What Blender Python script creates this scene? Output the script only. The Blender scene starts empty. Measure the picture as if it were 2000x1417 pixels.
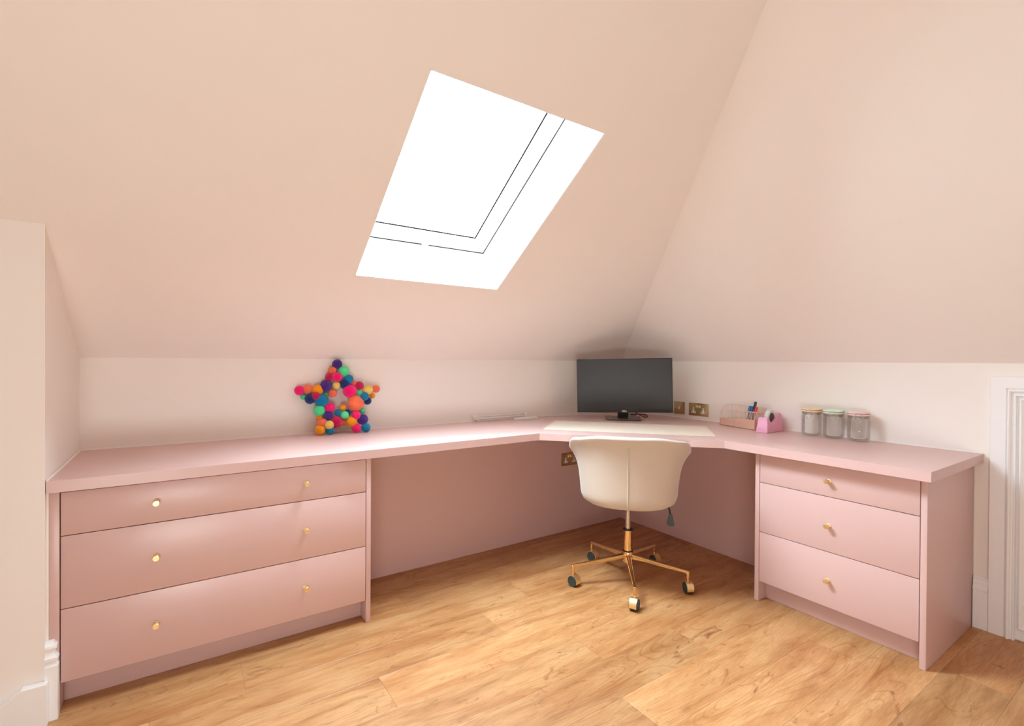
import bpy, bmesh, math, random
from mathutils import Vector, Matrix

# ------------------------------------------------------------------ camera, world, lights, exposure
SC = bpy.context.scene
COL = SC.collection
cam = bpy.data.cameras.new('camera'); cam_o = bpy.data.objects.new('camera', cam); COL.objects.link(cam_o)
cam.sensor_fit = 'HORIZONTAL'; cam.sensor_width = 36.0
cam.lens = 955.81 / 2000 * 36
cam.clip_start = 0.02
yaw, pitch, roll = math.radians(55.929), math.radians(-0.344), math.radians(0.363)
fw = Vector((math.cos(yaw)*math.cos(pitch), math.sin(yaw)*math.cos(pitch), math.sin(pitch)))
rt = Vector((math.sin(yaw), -math.cos(yaw), 0)); up = rt.cross(fw)
r2 = rt*math.cos(roll) + up*math.sin(roll); u2 = -rt*math.sin(roll) + up*math.cos(roll)
cam_o.matrix_world = Matrix(((r2.x, u2.x, -fw.x, -2.8977), (r2.y, u2.y, -fw.y, -2.7387), (r2.z, u2.z, -fw.z, 1.1556), (0, 0, 0, 1)))
SC.camera = cam_o

SC.view_settings.view_transform = 'Standard'
SC.view_settings.look = 'None'
SC.view_settings.gamma = 1.0
SC.view_settings.use_curve_mapping = False
SC.view_settings.exposure = 0.0
SC.cycles.max_bounces = 16; SC.cycles.diffuse_bounces = 10; SC.cycles.glossy_bounces = 6
SC.cycles.transparent_max_bounces = 24
SC.cycles.sample_clamp_indirect = 8.0

world = bpy.data.worlds.new('overcast_sky'); SC.world = world; world.use_nodes = True
wb = world.node_tree.nodes['Background']; wb.inputs[0].default_value = (0.80, 0.99, 1.13, 1); wb.inputs[1].default_value = 72.0

# slope A: z = KN - SA*y ; slope B: z = KN - x/SB
KN, SA, SB = 1.1544, 0.6678, 1.0199
LSA = math.sqrt(1 + SA*SA)
SN = Vector((0, SA/LSA, 1/LSA)); SV = Vector((0, -1/LSA, SA/LSA))
def slp(u, v, w=0.0):
    return Vector((u, 0, KN)) + SV*v + SN*w
WU0, WU1, WV0, WV1, WD = -2.262, -1.517, 0.665, 1.613, 0.257

def area(name, loc, target, sx, sy, energy, color=(1, 1, 1), portal=False):
    l = bpy.data.lights.new(name, 'AREA'); l.shape = 'RECTANGLE'; l.size = sx; l.size_y = sy
    l.energy = energy; l.color = color
    o = bpy.data.objects.new(name, l); COL.objects.link(o); o.location = loc
    o.rotation_euler = (Vector(target) - Vector(loc)).to_track_quat('-Z', 'Y').to_euler()
    if portal: l.cycles.is_portal = True
    return o
pc = slp((WU0+WU1)/2, (WV0+WV1)/2, WD+0.09)
po = area('skylight_portal', pc, pc - SN, 0.78, 1.0, 1, portal=True)
po.matrix_world = Matrix(((1, 0, 0, pc.x), (0, SV.y, SN.y, pc.y), (0, SV.z, SN.z, pc.z), (0, 0, 0, 1)))
# added fill lights, no real fixtures: one aimed up behind camera, one from left
area('upward_fill_light', (-3.2, -3.3, 0.40), (-1.7, -1.1, 2.1), 0.8, 0.45, 26, (0.93, 0.98, 0.97))
area('side_fill_light', (-5.6, -1.75, 1.55), (0, -1.7, 1.3), 1.8, 1.5, 10, (0.86, 1.0, 1.12))

random.seed(7)
# ------------------------------------------------------------------ materials
def srgb(r, g, b):
    f = lambda c: (c/255/12.92) if c/255 <= 0.04045 else ((c/255+0.055)/1.055)**2.4
    return (f(r), f(g), f(b), 1)
def mat(name, color, rough=0.5, metal=0.0, bump=0.0, bscale=200.0, var=0.0, vscale=8.0, spec=0.5, **kw):
    m = bpy.data.materials.new(name); m.use_nodes = True
    nt = m.node_tree; b = nt.nodes['Principled BSDF']
    b.inputs['Base Color'].default_value = color
    b.inputs['Roughness'].default_value = rough; b.inputs['Metallic'].default_value = metal
    b.inputs['Specular IOR Level'].default_value = spec
    for k, v in kw.items(): b.inputs[k.replace('_', ' ')].default_value = v
    tc = nt.nodes.new('ShaderNodeTexCoord')
    if var:
        n = nt.nodes.new('ShaderNodeTexNoise'); n.inputs['Scale'].default_value = vscale; n.inputs['Detail'].default_value = 4
        nt.links.new(tc.outputs['Object'], n.inputs['Vector'])
        mx = nt.nodes.new('ShaderNodeMix'); mx.data_type = 'RGBA'
        c = Vector(color[:3])
        mx.inputs['A'].default_value = (*(c*(1-var)), 1); mx.inputs['B'].default_value = (*[min(1, q) for q in c*(1+var)], 1)
        nt.links.new(n.outputs['Fac'], mx.inputs['Factor']); nt.links.new(mx.outputs['Result'], b.inputs['Base Color'])
    if bump:
        n2 = nt.nodes.new('ShaderNodeTexNoise'); n2.inputs['Scale'].default_value = bscale; n2.inputs['Detail'].default_value = 3
        nt.links.new(tc.outputs['Object'], n2.inputs['Vector'])
        bp = nt.nodes.new('ShaderNodeBump'); bp.inputs['Strength'].default_value = bump; bp.inputs['Distance'].default_value = 0.002
        nt.links.new(n2.outputs['Fac'], bp.inputs['Height']); nt.links.new(bp.outputs['Normal'], b.inputs['Normal'])
    return m
def thin_glass(name, tint, gloss=0.9):
    m = bpy.data.materials.new(name); m.use_nodes = True; nt = m.node_tree; nt.nodes.clear()
    out = nt.nodes.new('ShaderNodeOutputMaterial'); tr = nt.nodes.new('ShaderNodeBsdfTransparent')
    gl = nt.nodes.new('ShaderNodeBsdfGlossy'); gl.inputs['Roughness'].default_value = 0.02
    lw = nt.nodes.new('ShaderNodeLayerWeight'); lw.inputs['Blend'].default_value = 0.32
    rp = nt.nodes.new('ShaderNodeValToRGB'); rp.color_ramp.elements[0].color = (*tint, 1); rp.color_ramp.elements[1].color = tuple([t*0.84 for t in tint]) + (1,)
    rp.color_ramp.elements[0].position = 0.55; rp.color_ramp.elements[1].position = 0.98
    mul = nt.nodes.new('ShaderNodeMath'); mul.operation = 'MULTIPLY'; mul.inputs[1].default_value = gloss*0.6
    mx = nt.nodes.new('ShaderNodeMixShader')
    nt.links.new(lw.outputs['Facing'], rp.inputs['Fac']); nt.links.new(rp.outputs['Color'], tr.inputs['Color'])
    nt.links.new(lw.outputs['Fresnel'], mul.inputs[0]); nt.links.new(mul.outputs[0], mx.inputs['Fac'])
    nt.links.new(tr.outputs[0], mx.inputs[1]); nt.links.new(gl.outputs[0], mx.inputs[2]); nt.links.new(mx.outputs[0], out.inputs['Surface'])
    return m

M = {}
WALLC = (0.88, 0.83, 0.78, 1)
M['wall'] = mat('wall_paint', WALLC, 0.75, bump=0.05, bscale=260, var=0.012, vscale=3, spec=0.25)
M['white'] = mat('white_gloss_paint', (0.90, 0.90, 0.90, 1), 0.32, bump=0.02, bscale=90)
M['reveal'] = mat('reveal_white', (0.88, 0.87, 0.85, 1), 0.6, bump=0.02)
M['bead'] = mat('sealant_white', (0.86, 0.80, 0.74, 1), 0.5, bump=0.05)
M['pink'] = mat('pink_satin_lacquer', (0.645, 0.435, 0.403, 1), 0.34, bump=0.015, bscale=340, var=0.01, vscale=5, spec=0.5)
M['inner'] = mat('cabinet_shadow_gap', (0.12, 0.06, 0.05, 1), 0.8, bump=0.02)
M['brass'] = mat('brushed_brass', (0.92, 0.72, 0.38, 1), 0.40, 1.0, bump=0.06, bscale=500)
M['plate'] = mat('aged_brass_plate', (0.56, 0.42, 0.22, 1), 0.34, 1.0, bump=0.05, bscale=400, var=0.1, vscale=30)
M['gold'] = mat('polished_gold', (0.84, 0.60, 0.31, 1), 0.10, 1.0, bump=0.01)
M['steel'] = mat('polished_steel', (0.62, 0.60, 0.60, 1), 0.2, 1.0, bump=0.01)
M['wire'] = mat('clasp_wire', (0.50, 0.46, 0.44, 1), 0.22, 1.0, bump=0.01)
M['rose'] = mat('rose_gold_metal', (0.88, 0.60, 0.47, 1), 0.38, 0.6, bump=0.04, bscale=300)
M['velvet'] = mat('cream_velvet', (0.60, 0.51, 0.415, 1), 0.85, bump=0.25, bscale=900, var=0.07, vscale=7, spec=0.2, Sheen_Weight=0.35, Sheen_Roughness=0.4)
M['rubber'] = mat('dark_green_black_plastic', (0.030, 0.045, 0.045, 1), 0.4, bump=0.05)
M['black'] = mat('black_plastic', (0.018, 0.018, 0.018, 1), 0.38, bump=0.05)
M['screen'] = mat('dark_matte_screen', (0.030, 0.030, 0.030, 1), 0.42, bump=0.01, spec=0.5)
M['base'] = mat('dark_metal_base', (0.16, 0.13, 0.115, 1), 0.22, 0.7, bump=0.02)
M['logo'] = mat('silver_letters', (0.9, 0.9, 0.9, 1), 0.4, bump=0.01)
M['matt'] = mat('cream_desk_mat', (0.80, 0.70, 0.58, 1), 0.55, bump=0.1, bscale=600)
M['plastic'] = mat('white_plastic', (0.82, 0.78, 0.75, 1), 0.35, bump=0.01)
M['pinkp'] = mat('bubblegum_plastic', (0.80, 0.36, 0.52, 1), 0.35, bump=0.01)
M['tape'] = mat('clear_tape_roll', (0.74, 0.75, 0.73, 1), 0.15, bump=0.02, Alpha=0.85)
M['mark'] = mat('grey_print', (0.42, 0.20, 0.30, 1), 0.5, bump=0.01)
M['cordw'] = mat('white_cord', (0.80, 0.70, 0.62, 1), 0.45, bump=0.01)
M['cordb'] = mat('dark_cord', (0.05, 0.025, 0.02, 1), 0.45, bump=0.01)
M['sockw'] = mat('white_socket_insert', (0.80, 0.76, 0.72, 1), 0.35, bump=0.01)
M['glass'] = thin_glass('jar_glass', (0.985, 0.985, 0.98), 0.8)
M['pane'] = thin_glass('window_glass', (0.98, 0.99, 0.99), 0.4)
M['lid_y'] = mat('pale_yellow_lid', (0.86, 0.66, 0.38, 1), 0.4, bump=0.01)
M['lid_g'] = mat('pale_green_lid', (0.66, 0.80, 0.62, 1), 0.4, bump=0.01)
M['lid_p'] = mat('pale_pink_lid', (0.84, 0.60, 0.56, 1), 0.4, bump=0.01)
M['seal'] = mat('lid_dark_seal', (0.20, 0.15, 0.09, 1), 0.5, bump=0.01)
M['penb'] = mat('blue_pen_plastic', (0.01, 0.10, 0.36, 1), 0.25, bump=0.01)
M['pent'] = mat('teal_pen_plastic', (0.02, 0.20, 0.34, 1), 0.25, bump=0.01)
M['penr'] = mat('red_pen_plastic', (0.70, 0.06, 0.03, 1), 0.25, bump=0.01)
M['penk'] = mat('black_pen_plastic', (0.03, 0.03, 0.03, 1), 0.3, bump=0.01)
M['barrel'] = mat('smoky_pen_barrel', (0.30, 0.27, 0.33, 1), 0.15, bump=0.01)
M['barrelr'] = mat('pale_red_pen_barrel', (0.62, 0.26, 0.20, 1), 0.15, bump=0.01)
M['gap'] = mat('black_seal_and_gap_shade', (0.011, 0.011, 0.011, 1), 0.9, bump=0.02, spec=0.0)
M['out'] = mat('roof_underlay', (0.3, 0.3, 0.3, 1), 0.9, bump=0.02)
M['slab'] = mat('floor_underlay', (0.10, 0.05, 0.03, 1), 0.9, bump=0.02)
POM = {'p': ('purple', (0.065, 0.016, 0.22)), 'm': ('mint green', (0.09, 0.75, 0.30)), 'c': ('coral', (1.0, 0.17, 0.075)),
       'r': ('crimson', (0.55, 0.0, 0.07)), 'k': ('neon pink', (1.0, 0.0, 0.17)), 't': ('teal', (0.0, 0.20, 0.40)),
       'n': ('navy', (0.006, 0.028, 0.16)), 'y': ('yellow', (1.0, 0.62, 0.15)), 'o': ('orange', (1.0, 0.32, 0.0))}
for k, (nm, c) in POM.items():
    M['pom_'+k] = mat(nm.replace(' ', '_')+'_yarn', (*c, 1), 0.9, bump=1.0, bscale=22, var=0.16, vscale=11, spec=0.1, Sheen_Weight=0.3)

def wood():
    m = bpy.data.materials.new('honey_oak_plank'); m.use_nodes = True; nt = m.node_tree; L = nt.links.new
    b = nt.nodes['Principled BSDF']; b.inputs['Specular IOR Level'].default_value = 0.5
    tc = nt.nodes.new('ShaderNodeTexCoord'); oi = nt.nodes.new('ShaderNodeObjectInfo')
    mul = nt.nodes.new('ShaderNodeMath'); mul.operation = 'MULTIPLY'; mul.inputs[1].default_value = 60; L(oi.outputs['Random'], mul.inputs[0])
    cmb = nt.nodes.new('ShaderNodeCombineXYZ'); L(mul.outputs[0], cmb.inputs[0]); L(mul.outputs[0], cmb.inputs[1])
    add = nt.nodes.new('ShaderNodeVectorMath'); L(tc.outputs['Object'], add.inputs[0]); L(cmb.outputs[0], add.inputs[1])
    def mp(sx, sy):
        q = nt.nodes.new('ShaderNodeMapping'); q.inputs['Scale'].default_value = (sx, sy, 1); L(add.outputs[0], q.inputs[0]); return q.outputs[0]
    def noise(v, sc, det=5, rough=0.55, dist=0):
        q = nt.nodes.new('ShaderNodeTexNoise'); q.inputs['Scale'].default_value = sc; q.inputs['Detail'].default_value = det
        q.inputs['Roughness'].default_value = rough; q.inputs['Distortion'].default_value = dist; L(v, q.inputs['Vector']); return q.outputs['Fac']
    def ramp(v, stops):
        q = nt.nodes.new('ShaderNodeValToRGB'); e = q.color_ramp.elements
        e[0].position, e[0].color = stops[0][0], stops[0][1]; e[1].position, e[1].color = stops[-1][0], stops[-1][1]
        for p, c in stops[1:-1]:
            n = e.new(p); n.color = c
        L(v, q.inputs['Fac']); return q.outputs['Color']
    def mix(f, a, bb, mode='MIX'):
        q = nt.nodes.new('ShaderNodeMix'); q.data_type = 'RGBA'; q.blend_type = mode
        if isinstance(f, float): q.inputs['Factor'].default_value = f
        else: L(f, q.inputs['Factor'])
        for s, nm in ((a, 'A'), (bb, 'B')):
            if isinstance(s, tuple): q.inputs[nm].default_value = s
            else: L(s, q.inputs[nm])
        return q.outputs['Result']
    g1 = noise(mp(1.5, 11), 1.6, 8, 0.66, 0.45)             # broad streaks
    base = ramp(g1, [(0.28, (0.50, 0.225, 0.080, 1)), (0.44, (0.68, 0.340, 0.132, 1)), (0.58, (0.80, 0.450, 0.200, 1)), (0.74, (0.63, 0.295, 0.115, 1))])
    # cathedral grain: rings of a stretched warped noise
    w = noise(mp(0.55, 3.4), 1.5, 1, 0.4, 0.25)
    m1 = nt.nodes.new('ShaderNodeMath'); m1.operation = 'MULTIPLY'; m1.inputs[1].default_value = 170; L(w, m1.inputs[0])
    sn = nt.nodes.new('ShaderNodeMath'); sn.operation = 'SINE'; L(m1.outputs[0], sn.inputs[0])
    rings = ramp(sn.outputs[0], [(0.0, (1, 1, 1, 1)), (0.70, (1, 1, 1, 1)), (1.0, (0.84, 0.76, 0.68, 1))])
    ringmask = ramp(noise(mp(1.2, 5), 1.3, 2), [(0.42, (0, 0, 0, 1)), (0.62, (1, 1, 1, 1))])
    c1 = mix(ringmask, base, mix(1.0, base, rings, 'MULTIPLY'))
    fine = ramp(noise(mp(5, 120), 3, 5, 0.75), [(0.34, (0.78, 0.70, 0.62, 1)), (0.60, (1.05, 1.04, 1.02, 1))])
    c2 = mix(1.0, c1, fine, 'MULTIPLY')
    cl = ramp(noise(mp(1.3, 3.6), 1.5, 3, 0.55, 0.4), [(0.45, (1.04, 1.04, 1.04, 1)), (0.72, (0.84, 0.68, 0.55, 1))])
    c2 = mix(1.0, c2, cl, 'MULTIPLY')
    # knots and brown flecks
    kn = ramp(noise(mp(2.6, 6.5), 2.1, 5, 0.68, 1.8), [(0.585, (0, 0, 0, 1)), (0.73, (1, 1, 1, 1))])
    c3 = mix(kn, c2, (0.33, 0.115, 0.04, 1))
    ck = ramp(noise(mp(2.0, 26), 2.4, 4, 0.7, 0.8), [(0.70, (0, 0, 0, 1)), (0.79, (1, 1, 1, 1))])
    c4 = mix(ck, c3, (0.16, 0.07, 0.03, 1))
    # plank to plank tone
    tone = nt.nodes.new('ShaderNodeMath'); tone.operation = 'MULTIPLY_ADD'; tone.inputs[1].default_value = 0.22; tone.inputs[2].default_value = 0.54
    fr = nt.nodes.new('ShaderNodeMath'); fr.operation = 'FRACT'; m9 = nt.nodes.new('ShaderNodeMath'); m9.operation = 'MULTIPLY'; m9.inputs[1].default_value = 37.0
    L(oi.outputs['Random'], m9.inputs[0]); L(m9.outputs[0], fr.inputs[0]); L(fr.outputs[0], tone.inputs[0])
    tc2 = nt.nodes.new('ShaderNodeCombineColor')
    for i in range(3): L(tone.outputs[0], tc2.inputs[i])
    c5 = mix(1.0, c4, tc2.outputs[0], 'MULTIPLY')
    L(c5, b.inputs['Base Color'])
    b.inputs['Roughness'].default_value = 0.42
    bp = nt.nodes.new('ShaderNodeBump'); bp.inputs['Strength'].default_value = 0.25; bp.inputs['Distance'].default_value = 0.001
    L(fine, bp.inputs['Height']); L(bp.outputs['Normal'], b.inputs['Normal'])
    return m
M['wood'] = wood()

# ------------------------------------------------------------------ helpers
def link(name, bm, m, parent=None, smooth=False, mats=None):
    bmesh.ops.recalc_face_normals(bm, faces=bm.faces)
    me = bpy.data.meshes.new(name); bm.to_mesh(me); bm.free()
    if smooth:
        for p in me.polygons: p.use_smooth = True
        if smooth != 'all':
            try: me.set_sharp_from_angle(angle=math.radians(smooth if smooth is not True else 35))
            except Exception: pass
    me.materials.append(m)
    o = bpy.data.objects.new(name, me); COL.objects.link(o)
    if parent: o.parent = parent
    return o
def empty(name, loc=(0, 0, 0), rz=0.0):
    o = bpy.data.objects.new(name, None); COL.objects.link(o); o.location = loc; o.rotation_euler = (0, 0, rz); o.empty_display_size = 0.05
    return o
def tag(o, label, cat, group=None):
    o['label'] = label; o['category'] = cat
    if group: o['group'] = group
    return o
def struct(o): o['kind'] = 'structure'; return o
def box(bm, x0, x1, y0, y1, z0, z1, bev=0.0, mtx=None):
    vs = [bm.verts.new((x, y, z)) for x in (x0, x1) for y in (y0, y1) for z in (z0, z1)]
    F = [(0, 1, 3, 2), (4, 6, 7, 5), (0, 4, 5, 1), (2, 3, 7, 6), (0, 2, 6, 4), (1, 5, 7, 3)]
    fs = [bm.faces.new([vs[i] for i in f]) for f in F]
    if mtx is not None:
        for v in vs: v.co = mtx @ v.co
    if bev:
        bmesh.ops.recalc_face_normals(bm, faces=fs)
        es = list({e for f in fs for e in f.edges})
        bmesh.ops.bevel(bm, geom=es, offset=bev, segments=2, profile=0.5, affect='EDGES')
    return vs
def bx(name, x0, x1, y0, y1, z0, z1, m, parent=None, bev=0.0, mtx=None):
    bm = bmesh.new(); box(bm, x0, x1, y0, y1, z0, z1, bev, mtx)
    return link(name, bm, m, parent, smooth=30 if bev else False)
def prism(bm, pts, z0, z1, fn=None):
    """polygon pts (a,b) extruded over c; fn maps (a,b,c) to a point"""
    fn = fn or (lambda a, b, c: (a, b, c))
    lo = [bm.verts.new(fn(a, b, z0)) for a, b in pts]; hi = [bm.verts.new(fn(a, b, z1)) for a, b in pts]
    fs = [bm.faces.new(lo), bm.faces.new(hi[::-1])]
    n = len(pts)
    for i in range(n): fs.append(bm.faces.new((lo[i], hi[i], hi[(i+1) % n], lo[(i+1) % n])))
    return fs
def tube(bm, pts, r, n=8, closed=False, caps=True):
    pts = [Vector(p) for p in pts]; rs = r if isinstance(r, (list, tuple)) else [r]*len(pts)
    rings = []; prev = None; N = len(pts)
    for i, p in enumerate(pts):
        if closed: t = (pts[(i+1) % N]-pts[i-1]).normalized()
        else: t = (pts[min(i+1, N-1)]-pts[max(i-1, 0)]).normalized()
        if prev is None:
            a = Vector((0, 0, 1)) if abs(t.z) < 0.9 else Vector((1, 0, 0)); prev = (a - t*a.dot(t)).normalized()
        else:
            prev = (prev - t*prev.dot(t)).normalized()
        b2 = t.cross(prev)
        rings.append([bm.verts.new(p + (prev*math.cos(2*math.pi*k/n) + b2*math.sin(2*math.pi*k/n))*rs[i]) for k in range(n)])
    for i in range(N if closed else N-1):
        A, B = rings[i], rings[(i+1) % N]
        for k in range(n): bm.faces.new((A[k], A[(k+1) % n], B[(k+1) % n], B[k]))
    if caps and not closed: bm.faces.new(rings[0][::-1]); bm.faces.new(rings[-1])
def lathe(bm, prof, n=32, mtx=None, closed=False):
    """prof list of (r,z)"""
    rings = []
    for r, z in prof:
        if r < 1e-6: rings.append([bm.verts.new((0, 0, z))])
        else: rings.append([bm.verts.new((r*math.cos(2*math.pi*k/n), r*math.sin(2*math.pi*k/n), z)) for k in range(n)])
    m = len(rings)
    for i in range(m if closed else m-1):
        A, B = rings[i], rings[(i+1) % m]
        for k in range(n):
            k2 = (k+1) % n
            if len(A) == 1 and len(B) == 1: continue
            if len(A) == 1: bm.faces.new((A[0], B[k], B[k2]))
            elif len(B) == 1: bm.faces.new((A[k], A[k2], B[0]))
            else: bm.faces.new((A[k], A[k2], B[k2], B[k]))
    if mtx is not None:
        for rg in rings:
            for v in rg: v.co = mtx @ v.co
def cyl(bm, p0, p1, r0, r1=None, n=24, bev=0.0):
    p0, p1 = Vector(p0), Vector(p1); r1 = r0 if r1 is None else r1
    L_ = (p1-p0).length; q = (p1-p0).to_track_quat('Z', 'Y').to_matrix().to_4x4(); q.translation = p0
    b = bev
    prof = [(0, 0), (r0-b, 0), (r0, b), (r1, L_-b), (r1-b, L_), (0, L_)] if b else [(0, 0), (r0, 0), (r1, L_), (0, L_)]
    lathe(bm, prof, n, q)
def on_desk(pts, r):        # keeps a cable above the desk top
    return [Vector((p.x, p.y, max(p.z, T + r + 0.0008))) for p in pts]
def smooth_path(pts, k=6):
    P = [Vector(p) for p in pts]; out = []
    for i in range(len(P)-1):
        a, b, c, d = P[max(i-1, 0)], P[i], P[i+1], P[min(i+2, len(P)-1)]
        for j in range(k):
            t = j/k
            out.append(0.5*((2*b) + (c-a)*t + (2*a-5*b+4*c-d)*t*t + (3*b-a-3*c+d)*t**3))
    out.append(P[-1]); return out

# ------------------------------------------------------------------ floor: planks 0.1875 x 1.22
fl = bpy.data.objects.new('floor', None); bpy.data.objects.remove(fl)
bm = bmesh.new(); box(bm, -6.0, 0.12, -5.6, 0.12, -0.06, -0.012)
floor = struct(link('floor', bm, M['slab']))
ENDS = {0: -1.487, 1: -1.758, 2: -2.30, 3: -1.54, 4: -1.14, 5: -1.64, 6: -1.95, 7: -1.27, 8: -0.505, -1: -2.02, -2: -1.1, -3: -1.9}
rnd = random.Random(3)
PW, PL, X0, X1 = 0.1875, 1.222, -5.98, 0.0
g = 0.0002
for k in range(-4, 26):
    y1 = -0.629 - PW*k; y0 = y1 - PW
    if y1 > 0.1: continue
    y1 = min(y1, 0.0)
    e = ENDS.get(k, rnd.uniform(-2.4, -1.2))
    while e < X1: e += PL
    xs = [X1]
    x = e - PL
    while x > X0: xs.append(x); x -= PL
    xs.append(X0)
    for i in range(len(xs)-1):
        a, b = xs[i+1], xs[i]
        if b - a < 0.02: continue
        cx, cy = (a+b)/2, (y0+y1)/2; hx, hy = (b-a)/2-g, (y1-y0)/2-g
        bm = bmesh.new(); bv = 0.0010
        lo = [bm.verts.new((sx*hx, sy*hy, -0.012)) for sx, sy in ((-1, -1), (1, -1), (1, 1), (-1, 1))]
        mi = [bm.verts.new((sx*hx, sy*hy, -0.0005)) for sx, sy in ((-1, -1), (1, -1), (1, 1), (-1, 1))]
        hi = [bm.verts.new((sx*(hx-bv), sy*(hy-bv), 0.0)) for sx, sy in ((-1, -1), (1, -1), (1, 1), (-1, 1))]
        bm.faces.new(hi); bm.faces.new(lo[::-1])
        for j in range(4):
            j2 = (j+1) % 4
            bm.faces.new((lo[j], lo[j2], mi[j2], mi[j])); bm.faces.new((mi[j], mi[j2], hi[j2], hi[j]))
        o = link('plank', bm, M['wood'], floor); o.location = (cx, cy, 0)

# ------------------------------------------------------------------ walls
ZC = 2.5
def wallbox(name, *a, m=None): return struct(bx(name, *a, m or M['wall']))
wallbox('wall_back', -3.254, 0.10, 0.0, 0.10, -0.01, KN)
wallbox('wall_right', 0.0, 0.10, -5.4, 0.0, -0.01, KN)
# left return: block of wall whose face looks at the camera and whose side closes the desk alcove
bm = bmesh.new(); yt = -0.63
prism(bm, [(0.0, -0.01), (0.0, KN), (yt, KN - SA*yt), (yt, -0.01)], -5.8, -3.254, lambda a, b, c: (c, a, b))
struct(link('wall_left', bm, M['wall']))
wallbox('wall_far_left', -5.9, -5.8, -5.4, -0.63, -0.01, ZC)
wallbox('wall_rear', -5.8, 0.0, -5.5, -5.4, -0.01, ZC)
# slope A with the skylight opening
def slab_uv(bm, u0, u1, v0, v1, w0, w1):
    vs = [bm.verts.new(slp(u, v, w)) for u in (u0, u1) for v in (v0, v1) for w in (w0, w1)]
    for f in [(0, 1, 3, 2), (4, 6, 7, 5), (0, 4, 5, 1), (2, 3, 7, 6), (0, 2, 6, 4), (1, 5, 7, 3)]: bm.faces.new([vs[i] for i in f])
VT = (ZC-KN)/SA*LSA
bm = bmesh.new(); TH = 0.32
UH = -0.0
def hipx(v):   # x of hip at slope A coordinate v
    z = KN + v*SA/LSA; return -(z-KN)*SB
# left strip, right strip (to the hip, trapezoid), strip below and above the opening
slab_uv(bm, -5.9, WU0, -0.02, VT+0.02, 0, TH)
slab_uv(bm, WU0, WU1, -0.02, WV0, 0, TH)
slab_uv(bm, WU0, WU1, WV1, VT+0.02, 0, TH)
def quad_prism(bm, P, w0, w1):
    lo = [bm.verts.new(slp(u, v, w0)) for u, v in P]; hi = [bm.verts.new(slp(u, v, w1)) for u, v in P]
    bm.faces.new(lo); bm.faces.new(hi[::-1]); n = len(P)
    for i in range(n): bm.faces.new((lo[i], lo[(i+1) % n], hi[(i+1) % n], hi[i]))
quad_prism(bm, [(WU1, -0.02), (0.1, -0.02), (0.1, 0.0), (0, 0), (hipx(VT)-0.0, VT), (hipx(VT), VT+0.02), (WU1, VT+0.02)], 0, TH)
struct(link('ceiling_slope_back', bm, M['wall']))
# slope B
bm = bmesh.new()
zt = ZC; P = [(0, 0, KN), (hipx(VT), -(zt-KN)/SA, zt), (-(zt-KN)*SB, -5.4, zt), (0, -5.4, KN)]
nB = Vector((1/SB, 0, 1)).normalized()*0.12
lo = [bm.verts.new(p) for p in P]; hi = [bm.verts.new(Vector(p)+nB) for p in P]
bm.faces.new(lo); bm.faces.new(hi[::-1])
for i in range(4): bm.faces.new((lo[i], lo[(i+1) % 4], hi[(i+1) % 4], hi[i]))
struct(link('ceiling_slope_right', bm, M['wall']))
ya = -(ZC-KN)/SA
wallbox('ceiling', -5.9, hipx(VT)+0.04, -5.5, ya+0.04, ZC, ZC+0.1)

# ------------------------------------------------------------------ skylight
win = struct(empty('window_1', slp((WU0+WU1)/2, (WV0+WV1)/2, 0)))
def wpart(name, m, parent, *boxes):
    bm = bmesh.new()
    for b_ in boxes: slab_uv(bm, *b_)
    o = link(name, bm, m)
    o.parent = parent; o.matrix_parent_inverse = Matrix.Translation(-Vector(win.location)) if parent is win else Matrix.Translation(-Vector(win.location))
    return o
t = 0.004
wpart('window_reveal', M['reveal'], win, (WU0, WU0+t, WV0, WV1, 0.001, WD), (WU1-t, WU1, WV0, WV1, 0.001, WD), (WU0, WU1, WV0, WV0+t, 0.001, WD), (WU0, WU1, WV1-t, WV1, 0.001, WD))
FB = 0.045; e = 0.05
def ring(o_, i_, w0, w1):
    u0, u1, v0, v1 = WU0-e+o_, WU1+e-o_, WV0-e+o_, WV1+e-o_
    a, b, c, d = WU0+i_, WU1-i_, WV0+i_, WV1-i_
    return [(u0, a, v0, v1, w0, w1), (b, u1, v0, v1, w0, w1), (a, b, v0, c, w0, w1), (a, b, d, v1, w0, w1)]
wpart('window_frame', M['white'], win, *ring(0, FB, WD+0.004, WD+0.075))
sash = wpart('window_sash', M['white'], win, *[(a, b, c, d, w0, w1) for a, b, c, d, w0, w1 in ring(e+FB+0.003, 0.100, WD+0.001, WD+0.06)])
def sub(o, p):
    o.parent = p; o.matrix_parent_inverse = p.matrix_parent_inverse.copy() if False else Matrix.Identity(4)
    return o
bm = bmesh.new()
for b_ in ring(e+0.0995, 0.1060, WD-0.0010, WD+0.002): slab_uv(bm, *b_)
gk = link('gasket', bm, M['gap'], sash)
bm = bmesh.new()
for b_ in ring(e+0.0040, 0.0056, WD-0.001, WD+0.003): slab_uv(bm, *b_)
wg = link('shadow_gap', bm, M['gap'], sash)  # solid black strip, shade of the frame joint put into its colour
bm = bmesh.new(); slab_uv(bm, WU0+0.1, WU1-0.1, WV0+0.1, WV1-0.1, WD+0.045, WD+0.049)
link('window_pane', bm, M['pane'], sash)
bm = bmesh.new(); uc = (WU0+WU1)/2
slab_uv(bm, uc-0.10, uc+0.10, WV0+0.055, WV0+0.066, WD-0.004, WD+0.002)
slab_uv(bm, uc+0.00, uc+0.035, WV0+0.012, WV0+0.05, WD-0.012, WD+0.002)
slab_uv(bm, uc+0.008, uc+0.027, WV0+0.002, WV0+0.03, WD-0.022, WD-0.012)
link('window_handle', bm, M['white'], sash)

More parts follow.
